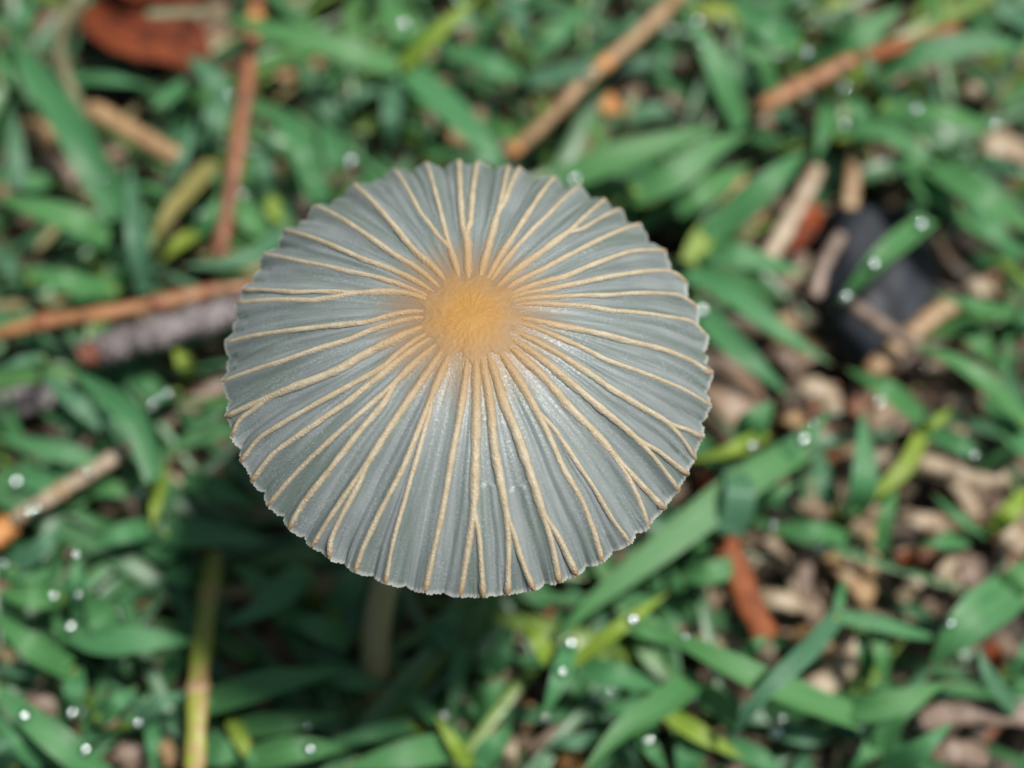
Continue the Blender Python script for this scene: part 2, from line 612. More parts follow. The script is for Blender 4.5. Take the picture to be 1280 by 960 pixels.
# ribs, each a rounded golden ridge that lies on a fold of the cap
RS = 9
for ii in range(NR):
    r = ribs[order[ii]]
    fork = r['par'] is not None
    has_fork = any(q['par'] is r for q in ribs)
    smerge = [q['s0'] for q in ribs if q['par'] is r]
    s0 = (r['s0'] - .015) if fork else (.13 + .05 * random.random())
    nn = max(14, int(70 * (1 - s0)))
    sl = np.linspace(s0, 1.0, nn)
    C, N3, T3 = [], [], []
    for s in sl:
        t = rib_angles(s)[ii]
        X, _, _ = cap_point(s, np.array([t - .0015, t, t + .0015]))
        C.append(X[1])
    C = np.array(C)
    C[-1] += (C[-1] - C[-2]) / np.linalg.norm(C[-1] - C[-2]) * .04
    T = np.gradient(C, axis=0); T /= np.linalg.norm(T, axis=1)[:, None]
    rad = C.copy(); rad[:, 2] = 0; rad /= np.linalg.norm(rad, axis=1)[:, None]
    side = np.stack([-rad[:, 1], rad[:, 0], np.zeros(nn)], -1)
    Nn = np.cross(T, side); Nn[Nn[:, 2] < 0] *= -1
    Nn /= np.linalg.norm(Nn, axis=1)[:, None]
    hw = .158 * random.uniform(.85, 1.2) * (1 + .09 * vnoise(sl * 5, ii, 3))
    if smerge:
        hw = hw * (1 + .35 * np.clip((smerge[0] + .06 - sl) / .1, 0, 1))
    elif not fork:
        hw = hw * (1.12 - .15 * sl)
    hw = hw * np.interp(sl, [.13, .17, .24, .45, 1], [.25, .7, 1.3, 1.15, .95])
    if fork:
        hw = hw * np.clip((sl - s0) / .05 + .5, .5, 1)
    hw[-1] *= .75
    hw[-3:-1] *= 1.12
    a = np.linspace(-1, 1, RS)
    gr = np.random.default_rng(100 + ii).normal(size=(nn, RS)) * .06
    prof = .075 * np.cos(a * math.pi / 2) ** 1.2 - .045 * np.abs(a) ** 3
    V = C[:, None, :] + (hw[:, None] * a[None] * (1 + gr))[..., None] * side[:, None, :] \
        + ((hw / .17)[:, None] * prof[None] * (1 + gr) - (.07 * np.clip((.235 - sl) / .06, 0, 1) ** 1.5)[:, None])[..., None] * Nn[:, None, :]
    V = np.vstack([V.reshape(-1, 3), C[-1] + T[-1] * .06])
    F = grid_faces(nn, RS)
    tipi = nn * RS
    last = (nn - 1) * RS
    Ft = [(last + j, last + j + 1, last + j + 2, tipi) for j in range(0, RS - 1, 2)]
    F = np.vstack([F, np.array(Ft)])
    mesh_obj("rib", V, F, M_RIB, cap, attrs=dict(cap_s=np.append(np.repeat(sl, RS), 1.0), across=np.append(np.tile(np.abs(a), nn), 0.0)))

# orange disc in the middle
nd, na = 26, 120
V, U = [], []
ta = np.linspace(0, TWO, na, endpoint=False)
edge = 1 + .16 * vnoise(ta / TWO * 9, 8, 4)
for i in range(nd):
    s = .24 * (i + .02) / (nd - 1)
    r_ = s * CAPR * (1 + (edge - 1) * (i / (nd - 1)) ** 2)
    x = i / (nd - 1)
    lift = float(np.interp(x, [0, .45, .75, 1], [.13, .10, .035, -.12]))
    z = -DROP * gprof(r_ / CAPR) + lift + .02 * min(1, i / 8) * np.random.default_rng(i).normal(size=na)
    V.append(np.stack([r_ * np.cos(ta), r_ * np.sin(ta), z], -1)); U.append(np.full(na, s))
disc = mesh_obj("central_disc", np.concatenate(V), grid_faces(nd, na, True)[:, ::-1], M_DISC, cap, attrs=dict(cap_s=np.concatenate(U)))
disc["label"] = "soft orange central disc of the cap"

# gills under the cap (thin radial plates)
V, F = [], []
for ii in range(0, NR):
    for s0, s1, off in ((.16, .955, .5),):
        ss = np.linspace(s0, s1, 9)
        top, bot = [], []
        for s in ss:
            t = rib_angles(s)
            a0 = t[ii]
            z = -DROP * gprof(s) - .55 * s
            top.append((s * CAPR * math.cos(a0), s * CAPR * math.sin(a0), z - .05))
            dep = 1.5 * math.sin(math.pi * (s - s0) / (s1 - s0)) ** .6
            bot.append((s * CAPR * math.cos(a0), s * CAPR * math.sin(a0), z - .06 - dep))
        b = len(V)
        V += top + bot
        F += [(b + j, b + j + 1, b + 9 + j + 1, b + 9 + j) for j in range(8)]
gl = mesh_obj("gills", V, F, M_GILL, cap)
gl["kind"] = "stuff"

# stem
top = APEX - AX * .5
m1 = APEX - AX * 14 + np.array([-1.2, -.5, 0])
m2 = P(478, 745, 14.5)
stem_pts = catmull([top, m1, m2, BASE + np.array([0, 0, -.5])], 40)
srad = np.interp(np.linspace(0, 1, 40), [0, .1, .6, .92, 1], [1.25, .9, .95, 1.1, 1.35])
V, F = tube(stem_pts - BASE, srad, 18, seed=4, rough=.012)
mesh_obj("stem", V, F, M_STEM, mush)

# ------------------------------------------------------------------ grass blades
NB, NC = 20, 5


def blade_geometry(C, W, roll=0.0, fold=.22, rnd=.5, tip=True, root=.8):
    """flat strip with a keel, C centreline (n,3) mm, W full width mm"""
    nn = len(C)
    T, Sd, N = frames(C)
    c, s = math.cos(roll), math.sin(roll)
    Sd, N = Sd * c + N * s, N * c - Sd * s
    t = np.linspace(0, 1, nn)
    prof = root + (1 - root) * np.clip(t / .25, 0, 1) ** .7
    if tip:
        prof = prof * np.clip(1 - ((t - .35) / .65).clip(0, 1) ** 1.6, .03, 1)
    w = W * .5 * prof
    a = np.linspace(-1, 1, NC)
    V = C[:, None] + (w[:, None] * a[None])[..., None] * Sd[:, None] + (w[:, None] * fold * (np.abs(a)[None] ** 1.3))[..., None] * N[:, None]
    uv = np.stack([np.broadcast_to(a, (nn, NC)), np.broadcast_to(t[:, None], (nn, NC)), np.full((nn, NC), rnd)], -1)
    return V.reshape(-1, 3), uv.reshape(-1, 3)


BF = grid_faces(NB, NC)
LONGEST = []


def add_blade(parent, base, w_px, kind, pts, hs=None, tip=True, roll=None):
    pts = [tuple(p) for p in pts]
    bx, by, _ = proj(base)
    if math.hypot(pts[0][0] - bx, pts[0][1] - by) > math.hypot(pts[-1][0] - bx, pts[-1][1] - by) and not (len(pts[0]) > 2):
        pts = pts[::-1]
    k = len(pts)
    if hs is None:
        h0 = random.uniform(5.0, 8.5)
        hm = h0 + random.uniform(1.5, 4)
        h1 = hm + random.uniform(-3.5, 1.5)
        u = np.linspace(0, 1, k)
        hh = np.interp(u, [0, .55, 1], [h0, hm, h1]) if k > 2 else np.array([h0, h1 + 1])
    else:
        hh = np.interp(np.linspace(0, 1, k), np.linspace(0, 1, len(hs)), hs)
    C3 = [P(p[0], p[1], h + 2.0) for p, h in zip(pts, hh)]
    mmw = .92 * w_px * proj(np.array(C3[k // 2]))[2] / FPX
    C = catmull(C3, NB)
    if roll is None:
        roll = random.uniform(-.35, .35)
    V, uv = blade_geometry(C, mmw, roll, rnd=random.random(), tip=tip)
    o = mesh_obj("blade", V - base, BF, GREEN[kind], parent, attrs=dict(uv3=uv))
    # sheath that carries the blade from the soil
    q0 = C[0]
    V2, F2 = tube(catmull([base + [random.uniform(-.4, .4), random.uniform(-.4, .4), -.8], base * .55 + q0 * .45 + [0, 0, -1.2], q0 + (C[1] - C[0]) * .6], 10) - base,
                  np.linspace(.55, min(.62, mmw * .22), 10), 6, flat=.7)
    uvs = np.tile(np.array([[.3, .3, random.random()]]), (len(V2), 1))
    mesh_obj("sheath", V2, F2, GREEN['y' if kind in 'gty' and random.random() < .25 else kind], o, attrs=dict(uv3=uvs))
    return o


# shoots: (base in the photo, label, blades[(width px, colour, points, heights)])
SHOOTS = [
    ((503, 88), "green shoot with six blades radiating from one yellow-green joint", [
        (24, 'y', [(502, 84), (537, 50), (578, 13), (600, -8)], (9, 12, 12)),
        (38, 'g', [(498, 86), (430, 62), (340, 38), (270, 18)], (9, 12, 9)),
        (48, 'g', [(512, 80), (507, 37), (474, -8)], (8, 11, 10)),
        (30, 't', [(494, 100), (490, 150), (488, 205)], (8, 9, 5)),
        (22, 't', [(497, 94), (450, 120), (415, 142)], (7, 8, 5)),
        (46, 'g', [(512, 92), (565, 140), (618, 195), (640, 222)], (9, 11, 8))]),
    ((655, 100), "bluish green shoot crossing under the tan straw with orange joints", [
        (34, 'g', [(650, 95), (615, 82), (548, 50)]), (24, 'g', [(665, 77), (700, 40), (742, 0)]),
        (30, 't', [(660, 100), (730, 88), (800, 78), (862, 72)], (4, 6, 6)), (26, 't', [(655, 60), (648, 20), (640, -10)])]),
    ((780, 190), "short pale whitish-green shoot near the tan straw", [(24, 'p', [(772, 178), (785, 145), (796, 110)], (5, 8, 9))]),
    ((800, 215), "broad green blades sweeping away from the cap past the pale whitish-green shoot", [
        (46, 'g', [(700, 228), (766, 200), (860, 170), (900, 160)], (8, 10, 9)), (42, 'g', [(790, 242), (840, 222), (890, 185), (935, 168)], (9, 11, 9)),
        (34, 't', [(760, 160), (820, 140), (880, 150)], (5, 6, 5))]),
    ((925, 165), "tall shoot of straight green blades between tan straw and twig", [
        (40, 'g', [(927, 160), (907, 111), (884, 60), (855, 5)], (8, 12, 12)), (30, 'g', [(967, 118), (951, 67), (927, 30)], (8, 11, 9)),
        (40, 'g', [(1000, 58), (961, 34), (905, -5)], (9, 12, 10)), (26, 'y', [(850, 12), (885, 12), (920, 18)], (6, 8, 6))]),
    ((1015, 82), "broad green blade lying along the dull brown twig", [(44, 'g', [(1015, 79), (1068, 50), (1130, 6)], (7, 11, 11)), (24, 'y', [(1000, 20), (1040, 6), (1075, -6)])]),
    ((1100, 110), "green shoot with an arching blade along the bright red-brown needle", [
        (38, 'g', [(1095, 96), (1152, 66), (1246, 54), (1290, 70)], (8, 12, 9)), (22, 't', [(1078, 60), (1092, 90), (1105, 116)]),
        (36, 'g', [(1100, 134), (1186, 146), (1252, 164)], (8, 10, 7)), (14, 't', [(1156, 92), (1170, 115), (1184, 138)])]),
    ((1040, 165), "leafy green shoot between the dull brown twig and the black stone", [
        (28, 'g', [(1019, 208), (1030, 165), (1040, 130)], (6, 9, 8)), (34, 'g', [(1042, 160), (1105, 166), (1152, 195), (1180, 216)], (8, 11, 9)),
        (28, 'g', [(1085, 170), (1075, 140), (1062, 118)]), (18, 'y', [(1060, 170), (1010, 178), (965, 192)], (4, 6, 4))]),
    ((1175, 215), "big bright green blades on the far side of the black stone", [
        (46, 'g', [(1165, 210), (1225, 245), (1295, 296)], (9, 12, 10)), (32, 'g', [(1132, 200), (1169, 248), (1243, 304)], (7, 9, 6)),
        (26, 't', [(1225, 196), (1255, 210), (1290, 226)]), (34, 'g', [(1215, 245), (1245, 290), (1285, 325)], (5, 6, 4)),
        (30, 't', [(1240, -8), (1262, 16), (1290, 34)])]),
    ((890, 300), "yellow-based green shoot between the cap and the pale leaning straw", [
        (44, 'g', [(884, 298), (961, 230), (1008, 186)], (8, 11, 10)), (32, 'y', [(862, 330), (885, 290), (920, 262)], (8, 8, 7)),
        (38, 'g', [(868, 314), (920, 320), (1014, 344)], (7, 10, 8)), (34, 'g', [(845, 262), (880, 240), (940, 205)], (7, 8, 6))]),
    ((1160, 270), "single green blade with drops laid across the black stone", [(38, 'g', [(1162, 274), (1100, 325), (1040, 388)], (13, 14, 11))]),
    ((862, 350), "two long tapering green blades pointing from the cap past the bark chip", [
        (40, 'g', [(858, 342), (917, 371), (974, 414), (1042, 457)], (8, 11, 9)), (36, 'g', [(866, 378), (910, 424), (951, 461), (988, 496)], (9, 11, 9))]),
    ((1150, 535), "green shoot with a yellow joint near the crossed straws", [
        (32, 'g', [(1152, 524), (1105, 485), (1056, 460)], (8, 11, 8)), (14, 'y', [(1152, 540), (1170, 528), (1192, 508)], (8, 9, 8)),
        (28, 'g', [(1154, 536), (1206, 559), (1226, 575)]), (24, 'y', [(1152, 544), (1132, 584), (1099, 614), (1060, 648)], (9, 10, 8))]),
    ((1262, 400), "green blades leaning over the crossed straws", [
        (30, 'g', [(1268, 396), (1213, 382), (1162, 366)], (9, 11, 9)), (30, 'g', [(1200, 400), (1228, 430), (1258, 464)], (7, 8, 5)),
        (12, 'g', [(1254, 482), (1260, 430), (1264, 372)], (6, 8, 9)), (30, 'g', [(1270, 420), (1285, 400), (1295, 370)])]),
    ((1285, 535), "long green blade curving from the crossed straws over tan litter", [
        (36, 'g', [(1286, 532), (1236, 482), (1186, 448), (1133, 430)], (9, 12, 9)), (36, 'g', [(1228, 494), (1255, 530), (1285, 566)], (7, 8, 6))]),
    ((945, 550), "short broad shoot with yellow-green base against the bark chip", [
        (48, 'g', [(928, 552), (945, 528), (966, 500)], (8, 10, 10)), (26, 'y', [(958, 542), (917, 563), (855, 577)], (9, 11, 9)),
        (30, 'g', [(950, 596), (991, 559), (1042, 512)], (6, 9, 8))]),
    ((1060, 650), "upright green shoot with yellow node between bark chip and bent straw", [
        (38, 'g', [(1066, 642), (1080, 600), (1078, 510)], (8, 11, 11)), (30, 't', [(1038, 630), (1030, 600), (1020, 552)], (7, 8, 7)),
        (26, 'g', [(1056, 674), (1018, 662), (966, 654)], (7, 9, 7)), (22, 'g', [(1100, 690), (1109, 641), (1122, 606)], (6, 8, 7))]),
    ((905, 640), "longest broad green blade, passing under the cap rim near the rust-coloured needle", [
        (48, 'g', [(1004, 558), (930, 604), (830, 682), (736, 757), (686, 812)], (8, 10, 10, 8)),
        (44, 't', [(904, 577), (925, 612), (912, 668)], (9, 11, 8)), (22, 'g', [(940, 636), (968, 620), (1000, 602)]),
        (18, 'g', [(887, 655), (878, 680), (868, 706)], (6, 7, 5)), (36, 'g', [(846, 720), (880, 718), (912, 711)], (9, 9, 7))]),
    ((1215, 660), "small green shoot amid the bent pale straws", [
        (28, 'g', [(1207, 674), (1175, 678), (1146, 682)], (7, 9, 8)), (22, 'g', [(1232, 670), (1203, 651), (1164, 616)], (6, 9, 8)),
        (30, 'y', [(1240, 662), (1262, 640), (1290, 606)], (7, 9, 8))]),
    ((1265, 745), "wide blunt green leaf blade tipped down over a dark hollow", [
        (62, 'g', [(1268, 736), (1225, 768), (1192, 800), (1162, 834)], (9, 11, 8)), (42, 'g', [(1258, 738), (1278, 722), (1300, 700)], (9, 10, 9))]),
    ((1052, 772), "pale green runner with thin bluish arching blade over tan litter", [
        (30, 't', [(1048, 768), (1011, 811), (968, 851), (934, 892), (908, 936)], (11, 15, 15, 10)), (22, 'g', [(1046, 770), (1092, 778), (1139, 791), (1180, 800)], (11, 11, 8)),
        (22, 'g', [(1096, 788), (1103, 825), (1110, 866)], (9, 9, 6)), (20, 'g', [(1078, 785), (1082, 820), (1086, 860)], (8, 8, 5)), (14, 'g', [(1046, 770), (1050, 748), (1056, 722)], (11, 11, 9))]),
    ((1065, 900), "V-shaped pair of long green blades joined low in the litter", [
        (42, 'g', [(1075, 900), (968, 858), (900, 825), (850, 800), (785, 770)], (10, 13, 12, 9)), (38, 'g', [(1040, 878), (1085, 886), (1135, 872), (1186, 852)], (9, 12, 11))]),
    ((1130, 960), "upright green blades beside the dried half-green blade", [
        (36, 'g', [(1098, 972), (1150, 935), (1194, 900)], (9, 13, 13)), (36, 'g', [(1098, 945), (1119, 895), (1164, 872)], (6, 9, 9)),
        (30, 'g', [(1060, 970), (1085, 940), (1100, 905)], (5, 7, 6))]),
    ((1262, 890), "bluish green blade curving under the wide blunt leaf", [(30, 't', [(1268, 888), (1246, 862), (1232, 838), (1222, 806)], (7, 9, 9)), (30, 'g', [(1270, 850), (1285, 820), (1290, 790)])]),
    ((945, 815), "small pointed green blade tip at the foot of the rust-coloured needle", [(28, 'g', [(925, 822), (942, 808), (960, 792)], (8, 11, 11))]),
    ((880, 905), "yellow-green joint with broad leaves near the V-shaped blades", [
        (42, 'g', [(850, 855), (885, 872), (922, 896)], (6, 7, 5)), (26, 'y', [(835, 893), (880, 920), (930, 948)], (8, 9, 8)),
        (44, 'g', [(880, 910), (862, 940), (850, 975)], (6, 7, 6)), (28, 't', [(970, 910), (1005, 920), (1042, 926)], (6, 7, 6)), (34, 'g', [(905, 930), (950, 950), (990, 975)], (5, 6, 5))]),
    ((712, 812), "drop-beaded green shoot with yellow-green side blades near the cap rim", [
        (26, 'y', [(690, 830), (672, 800), (655, 772)], (9, 10, 9)), (28, 'g', [(712, 808), (696, 855), (678, 898)], (11, 12, 11)),
        (22, 'y', [(716, 828), (780, 781), (836, 740)], (9, 11, 9)), (40, 'g', [(718, 838), (770, 845), (832, 864)], (8, 10, 8)),
        (40, 'g', [(780, 772), (810, 786), (850, 806)], (5, 6, 5))]),
    ((830, 880), "long green blade between the drop-beaded shoot and the V-shaped blades", [
        (42, 'g', [(725, 968), (780, 912), (830, 880), (872, 848)], (9, 12, 12)), (34, 'g', [(752, 878), (785, 890), (820, 904)], (6, 8, 7)),
        (22, 't', [(685, 928), (715, 928), (750, 924)], (6, 7, 6)), (22, 'g', [(800, 918), (816, 938), (834, 966)], (7, 8, 7))]),
    ((560, 950), "flat fanned green blades with a yellow-green one near the mushroom stem", [
        (24, 'g', [(395, 934), (460, 918), (516, 906)], (7, 9, 8)), (42, 'g', [(425, 962), (500, 945), (572, 932)], (7, 9, 8)),
        (22, 'y', [(588, 958), (568, 929), (542, 892)], (7, 9, 9)), (42, 'g', [(592, 886), (610, 870), (634, 848)], (6, 8, 8)), (36, 'g', [(600, 960), (620, 930), (640, 905)], (5, 6, 5))]),
    ((575, 850), "shaded green blades between the mushroom stem and the drop-beaded shoot", [
        (20, 'g', [(497, 858), (520, 876), (545, 902)], (6, 8, 6)), (24, 'g', [(563, 894), (570, 855), (580, 808)], (6, 8, 8)),
        (34, 'g', [(612, 844), (626, 815), (644, 786)], (6, 8, 7)), (30, 'g', [(585, 835), (560, 800), (520, 770)], (4, 5, 4)), (34, 'g', [(530, 830), (560, 780), (600, 750)], (3, 5, 4))]),
    ((400, 790), "shaded dark green blades between the mushroom stem and the yellow-green stalk", [
        (46, 'g', [(280, 782), (336, 755), (384, 712)], (7, 10, 10)), (36, 'g', [(350, 768), (395, 784), (436, 800)], (7, 9, 8)),
        (32, 'g', [(362, 776), (330, 735), (288, 700)], (6, 8, 7)), (40, 'g', [(420, 770), (440, 730), (452, 690)], (4, 5, 4)), (36, 'g', [(400, 830), (440, 850), (490, 856)], (5, 6, 4))]),
    ((255, 880), "broad shaded blades leaning from the yellow-green stalk to the stem", [
        (48, 'g', [(258, 880), (336, 856), (436, 836)], (8, 11, 9)), (32, 'g', [(298, 910), (360, 902), (432, 894)], (7, 9, 7)),
        (42, 'g', [(255, 934), (280, 940), (305, 946)], (6, 7, 6)), (22, 'y', [(290, 900), (305, 930), (322, 966)], (7, 8, 7)),
        (42, 'g', [(312, 950), (370, 938), (440, 934)], (8, 10, 8))]),
    ((215, 680), "dim green blades in the cap's shadow near the pale straw stub", [
        (42, 'g', [(205, 668), (270, 670), (340, 676)], (7, 9, 7)), (32, 'g', [(232, 598), (275, 614), (325, 634)], (6, 8, 6)),
        (24, 'g', [(198, 698), (218, 685), (240, 672)], (6, 7, 6)), (26, 'g', [(212, 713), (230, 722), (252, 734)], (6, 7, 5)), (30, 'g', [(110, 684), (150, 668), (192, 660)], (6, 8, 7))]),
    ((97, 785), "folded green blade with an upright drop-covered leaf", [
        (28, 'g', [(100, 775), (98, 730), (96, 674)], (9, 12, 12)), (42, 'g', [(90, 788), (134, 801), (201, 800), (250, 803)], (8, 11, 8)),
        (42, 'g', [(142, 796), (128, 770), (112, 742)], (9, 10, 8)), (34, 'g', [(74, 746), (40, 745), (-8, 741)], (8, 10, 9)), (16, 'g', [(66, 758), (74, 782), (82, 806)], (7, 8, 6))]),
    ((85, 838), "green blade meeting a short upright leaf between folded and diagonal blades", [
        (36, 'g', [(86, 836), (34, 804), (-8, 766)], (8, 11, 10)), (22, 't', [(56, 838), (25, 838), (-8, 834)], (6, 7, 6)),
        (30, 'g', [(92, 838), (94, 866), (95, 898)], (7, 8, 6)), (34, 'g', [(122, 898), (145, 880), (172, 858)], (7, 9, 8))]),
    ((50, 925), "long parallel green blades with drops beyond the short upright leaf", [
        (40, 'g', [(-10, 852), (34, 895), (84, 935), (128, 972)], (9, 12, 10)), (32, 'g', [(-10, 894), (22, 922), (55, 955)], (7, 9, 8)),
        (22, 't', [(168, 906), (201, 878), (246, 864)], (8, 10, 8)), (20, 'g', [(190, 902), (191, 930), (192, 968)], (7, 8, 7)), (30, 't', [(20, 960), (5, 935), (-10, 915)])]),
    ((75, 600), "flat green blades crossing under the pale straw stub", [
        (28, 'g', [(-8, 546), (67, 563), (120, 577)], (5, 6, 5)), (34, 'g', [(-8, 588), (55, 603), (90, 628)], (5, 6, 5)),
        (30, 'g', [(102, 602), (140, 610), (186, 620)], (4, 6, 5)), (22, 'g', [(78, 637), (98, 626), (120, 615)], (4, 5, 4))]),
    ((40, 690), "grey-blue blade beside the orange end of the pale straw stub", [(30, 't', [(15, 712), (54, 681), (78, 655)], (8, 10, 9)), (36, 'g', [(60, 715), (30, 712), (-8, 705)], (7, 8, 7))]),
    ((185, 610), "bright green blade sloping from the bark twig to the straw stub", [
        (36, 'g', [(84, 460), (125, 487), (161, 516), (180, 550), (194, 600)], (12, 13, 10)), (26, 't', [(50, 466), (88, 498), (128, 532)], (9, 10, 8)),
        (28, 'y', [(190, 662), (196, 625), (199, 585)], (5, 8, 8)), (22, 'g', [(50, 514), (80, 524), (114, 536)], (6, 7, 5))]),
    ((30, 460), "bluish grass tips between the bark twig and orange-brown stick", [(20, 't', [(-8, 463), (22, 455), (56, 447)], (9, 10, 9)), (20, 'g', [(-8, 398), (20, 400), (50, 402)], (8, 8, 7))]),
    ((212, 480), "small yellow-green shoot in the dark gap under the bark twig", [(26, 'y', [(238, 466), (230, 452), (216, 434)], (6, 8, 8)), (26, 't', [(180, 500), (200, 496), (222, 490)], (5, 7, 6)), (26, 'g', [(160, 470), (185, 480), (206, 500)], (4, 5, 4))]),
    ((150, 350), "green shoot beside the orange-brown stick with one upright bluish blade", [
        (32, 't', [(185, 368), (172, 300), (163, 200)], (9, 12, 12)), (36, 'g', [(146, 364), (78, 352), (20, 334)], (7, 10, 8)),
        (26, 'g', [(146, 366), (156, 340), (163, 312)], (6, 8, 8)), (26, 't', [(28, 350), (12, 330), (-8, 310)], (7, 8, 7)), (30, 'g', [(120, 365), (90, 385), (55, 392)], (5, 6, 5))]),
    ((130, 270), "broad overlapping green blades touching the short tan stick", [
        (48, 'g', [(150, 270), (115, 205), (85, 150), (50, 100), (12, 40)], (9, 12, 12, 9)), (40, 'g', [(134, 302), (100, 280), (50, 262), (-8, 246)], (8, 11, 9)),
        (24, 't', [(24, 236), (20, 190), (18, 142)], (7, 8, 8)), (38, 'g', [(210, 315), (170, 290), (140, 240)], (5, 6, 5)), (36, 'g', [(-8, 215), (30, 230), (70, 225)], (5, 6, 5))]),
    ((222, 250), "yellowing grass shoot beside the red-brown needle", [
        (36, 'o', [(188, 314), (215, 264), (268, 204)], (7, 9, 8)), (16, 't', [(204, 248), (228, 200), (243, 144)], (8, 11, 10)),
        (30, 'g', [(240, 300), (262, 275), (275, 240)], (5, 7, 7)), (30, 'y', [(200, 330), (225, 305), (255, 290)], (5, 7, 6))]),
    ((255, 130), "bluish folded blade between the red-brown needle and the short tan stick", [
        (34, 't', [(280, 122), (262, 95), (236, 66)], (9, 10, 8)), (32, 't', [(280, 118), (264, 158), (246, 190)], (9, 9, 6)), (30, 'g', [(186, 138), (212, 122), (238, 103)], (6, 8, 8))]),
    ((100, 100), "short green blade crossing behind the curved olive stem", [(26, 'g', [(88, 98), (140, 101), (194, 109)], (6, 8, 6)), (34, 'g', [(10, 60), (30, 30), (40, -8)], (7, 9, 9)), (30, 'g', [(-8, 60), (10, 85), (40, 110)], (5, 6, 5))]),
    ((390, 250), "green blades between the red-brown needle and the cap", [
        (36, 'g', [(396, 250), (378, 180), (330, 128)], (8, 10, 8)), (24, 't', [(336, 244), (330, 212), (324, 180)], (6, 8, 7)),
        (28, 'g', [(404, 252), (395, 215), (380, 176)], (8, 9, 7)), (34, 'g', [(430, 215), (420, 190), (400, 150)], (5, 6, 5)), (30, 't', [(440, 160), (410, 130), (390, 95)], (4, 6, 5))]),
    ((330, 320), "bluish blade curling from under the cap to the red-brown needle", [(30, 't', [(360, 285), (325, 318), (280, 330), (225, 332)], (10, 12, 11)), (34, 'g', [(330, 290), (310, 270), (300, 235)], (5, 6, 5)), (30, 'y', [(360, 275), (345, 262), (335, 240)], (4, 6, 6))]),
]
G_SHOOT = "grass shoots around the mushroom"
for (bpx, label, blades) in SHOOTS:
    b = P(bpx[0], bpx[1], 0); b[2] = -.4
    root = empty("grass_shoot", b)
    tag(root, label, "grass", G_SHOOT)
    for bl in blades:
        add_blade(root, b, bl[0], bl[1], bl[2], bl[3] if len(bl) > 3 else None)


# ------------------------------------------------------------------ needles, straws, twigs, leaves, stones
def rod(name, pts, w_px, hs, mat, label, cat, group=None, nodes=(), node_mat=None, flat=.75, rough=.02, ends=(.75, .6), seed=1, sides=10, bumps=.06, n=34):
    C3 = [P(x, y, h) for (x, y), h in zip(pts, np.interp(np.linspace(0, 1, len(pts)), np.linspace(0, 1, len(hs)), hs))]
    C = catmull(C3, n)
    r = w_px * proj(C[n // 2])[2] / FPX / 2
    t = np.linspace(0, 1, n)
    rad = r * np.interp(t, [0, .06, .94, 1], [ends[0], 1, 1, ends[1]]) * (1 + bumps * vnoise(t * 4, seed, 4))
    base = C[n // 2].copy()
    V, F = tube(C - base, rad, sides, flat, rough, seed)
    root = mesh_obj(name, V, F, mat)
    root.location = base * MM
    tag(root, label, cat, group)
    for u in nodes:
        i = int(u * (n - 1)); i = min(max(i, 1), n - 2)
        cc = catmull([C[i] - (C[i + 1] - C[i - 1]) * .55, C[i], C[i] + (C[i + 1] - C[i - 1]) * .55], 7)
        V, F = tube(cc - base, rad[i] * np.array([.95, 1.08, 1.2, 1.25, 1.2, 1.08, .95]), sides, flat, rough, seed + 3)
        mesh_obj("joint", V, F, node_mat or mat, root)
    return root


rod("pine_needle", [(322, -10), (316, 45), (305, 130), (290, 230), (272, 326)], 20, (8, 10, 10, 8), M_NEEDLE,
    "straight red-brown needle with one orange joint beside the cap", "needle", nodes=(.17,), node_mat=M_ORANGE)
rod("straw", [(856, -12), (800, 42), (733, 100), (690, 145), (638, 192)], 19, (11, 12, 11, 9), M_STRAW,
    "long tan straw with orange joints pointing at the cap", "straw", nodes=(.50, .97), node_mat=M_ORANGE)
rod("stick", [(-12, 420), (58, 402), (130, 392), (205, 377), (270, 362), (325, 350)], 20, (10, 12, 12, 11), M_STICK,
    "long jointed orange-brown stick lying beside the grey bark twig", "stick", nodes=(.22, .64, .84), node_mat=M_NEEDLE, bumps=.10)
rod("bark_twig", [(104, 446), (150, 430), (200, 415), (260, 398), (330, 380)], 42, (9.5, 11, 10), M_BARK,
    "thick grey bark twig with a broken reddish end beside the cap", "twig", rough=.10, sides=14, n=60, bumps=.10, flat=.9, ends=(.85, .8))
rod("twig_piece", [(-20, 505), (20, 497), (68, 488)], 48, (4, 5), M_BARK, "short dark wet bark piece in line with the grey bark twig", "twig", rough=.12, sides=14, n=40, bumps=.12, seed=5)
e = rod("broken_end", [(103, 447), (120, 441)], 30, (11.5, 11.9), M_BARKRED, "x", "x", rough=.06, sides=12, n=14, flat=.9)
for k in ("label", "category"):
    del e[k]
tw = bpy.data.objects["bark_twig"]
e.parent = tw; e.location = e.location - tw.location
e["label"] = "reddish broken end of the bark twig"
rod("straw_stub", [(164, 556), (130, 580), (90, 605), (14, 652)], 21, (9, 10, 9), M_STRAWP,
    "pale straw stub carrying three water drops", "straw", nodes=(.62,), node_mat=M_STRAW)
rod("straw_stub", [(16, 652), (5, 662), (-12, 676)], 34, (8, 8), M_ORANGE, "bright orange stub end beyond the pale drop-covered straw", "straw")
rod("stick", [(196, 532), (240, 505), (300, 465)], 26, (4, 4), M_STRAWG, "dim grey stick in shade between the straw stub and the cap", "stick")
rod("stick", [(112, 134), (160, 162), (224, 198)], 27, (9, 9), M_STRAW, "short tan stick between the red leaf and the green blades", "stick")
rod("bent_stem", [(108, 160), (92, 120), (76, 75), (78, 35), (104, -12)], 17, (9, 13, 16), M_OLIVE, "curved olive-tan stem arching past the dark red leaf", "stem")
rod("straw", [(183, 18), (225, 16), (268, 17)], 15, (15, 15), M_OLIVE, "flat olive straw lying across the dark red leaf", "straw", flat=.4)
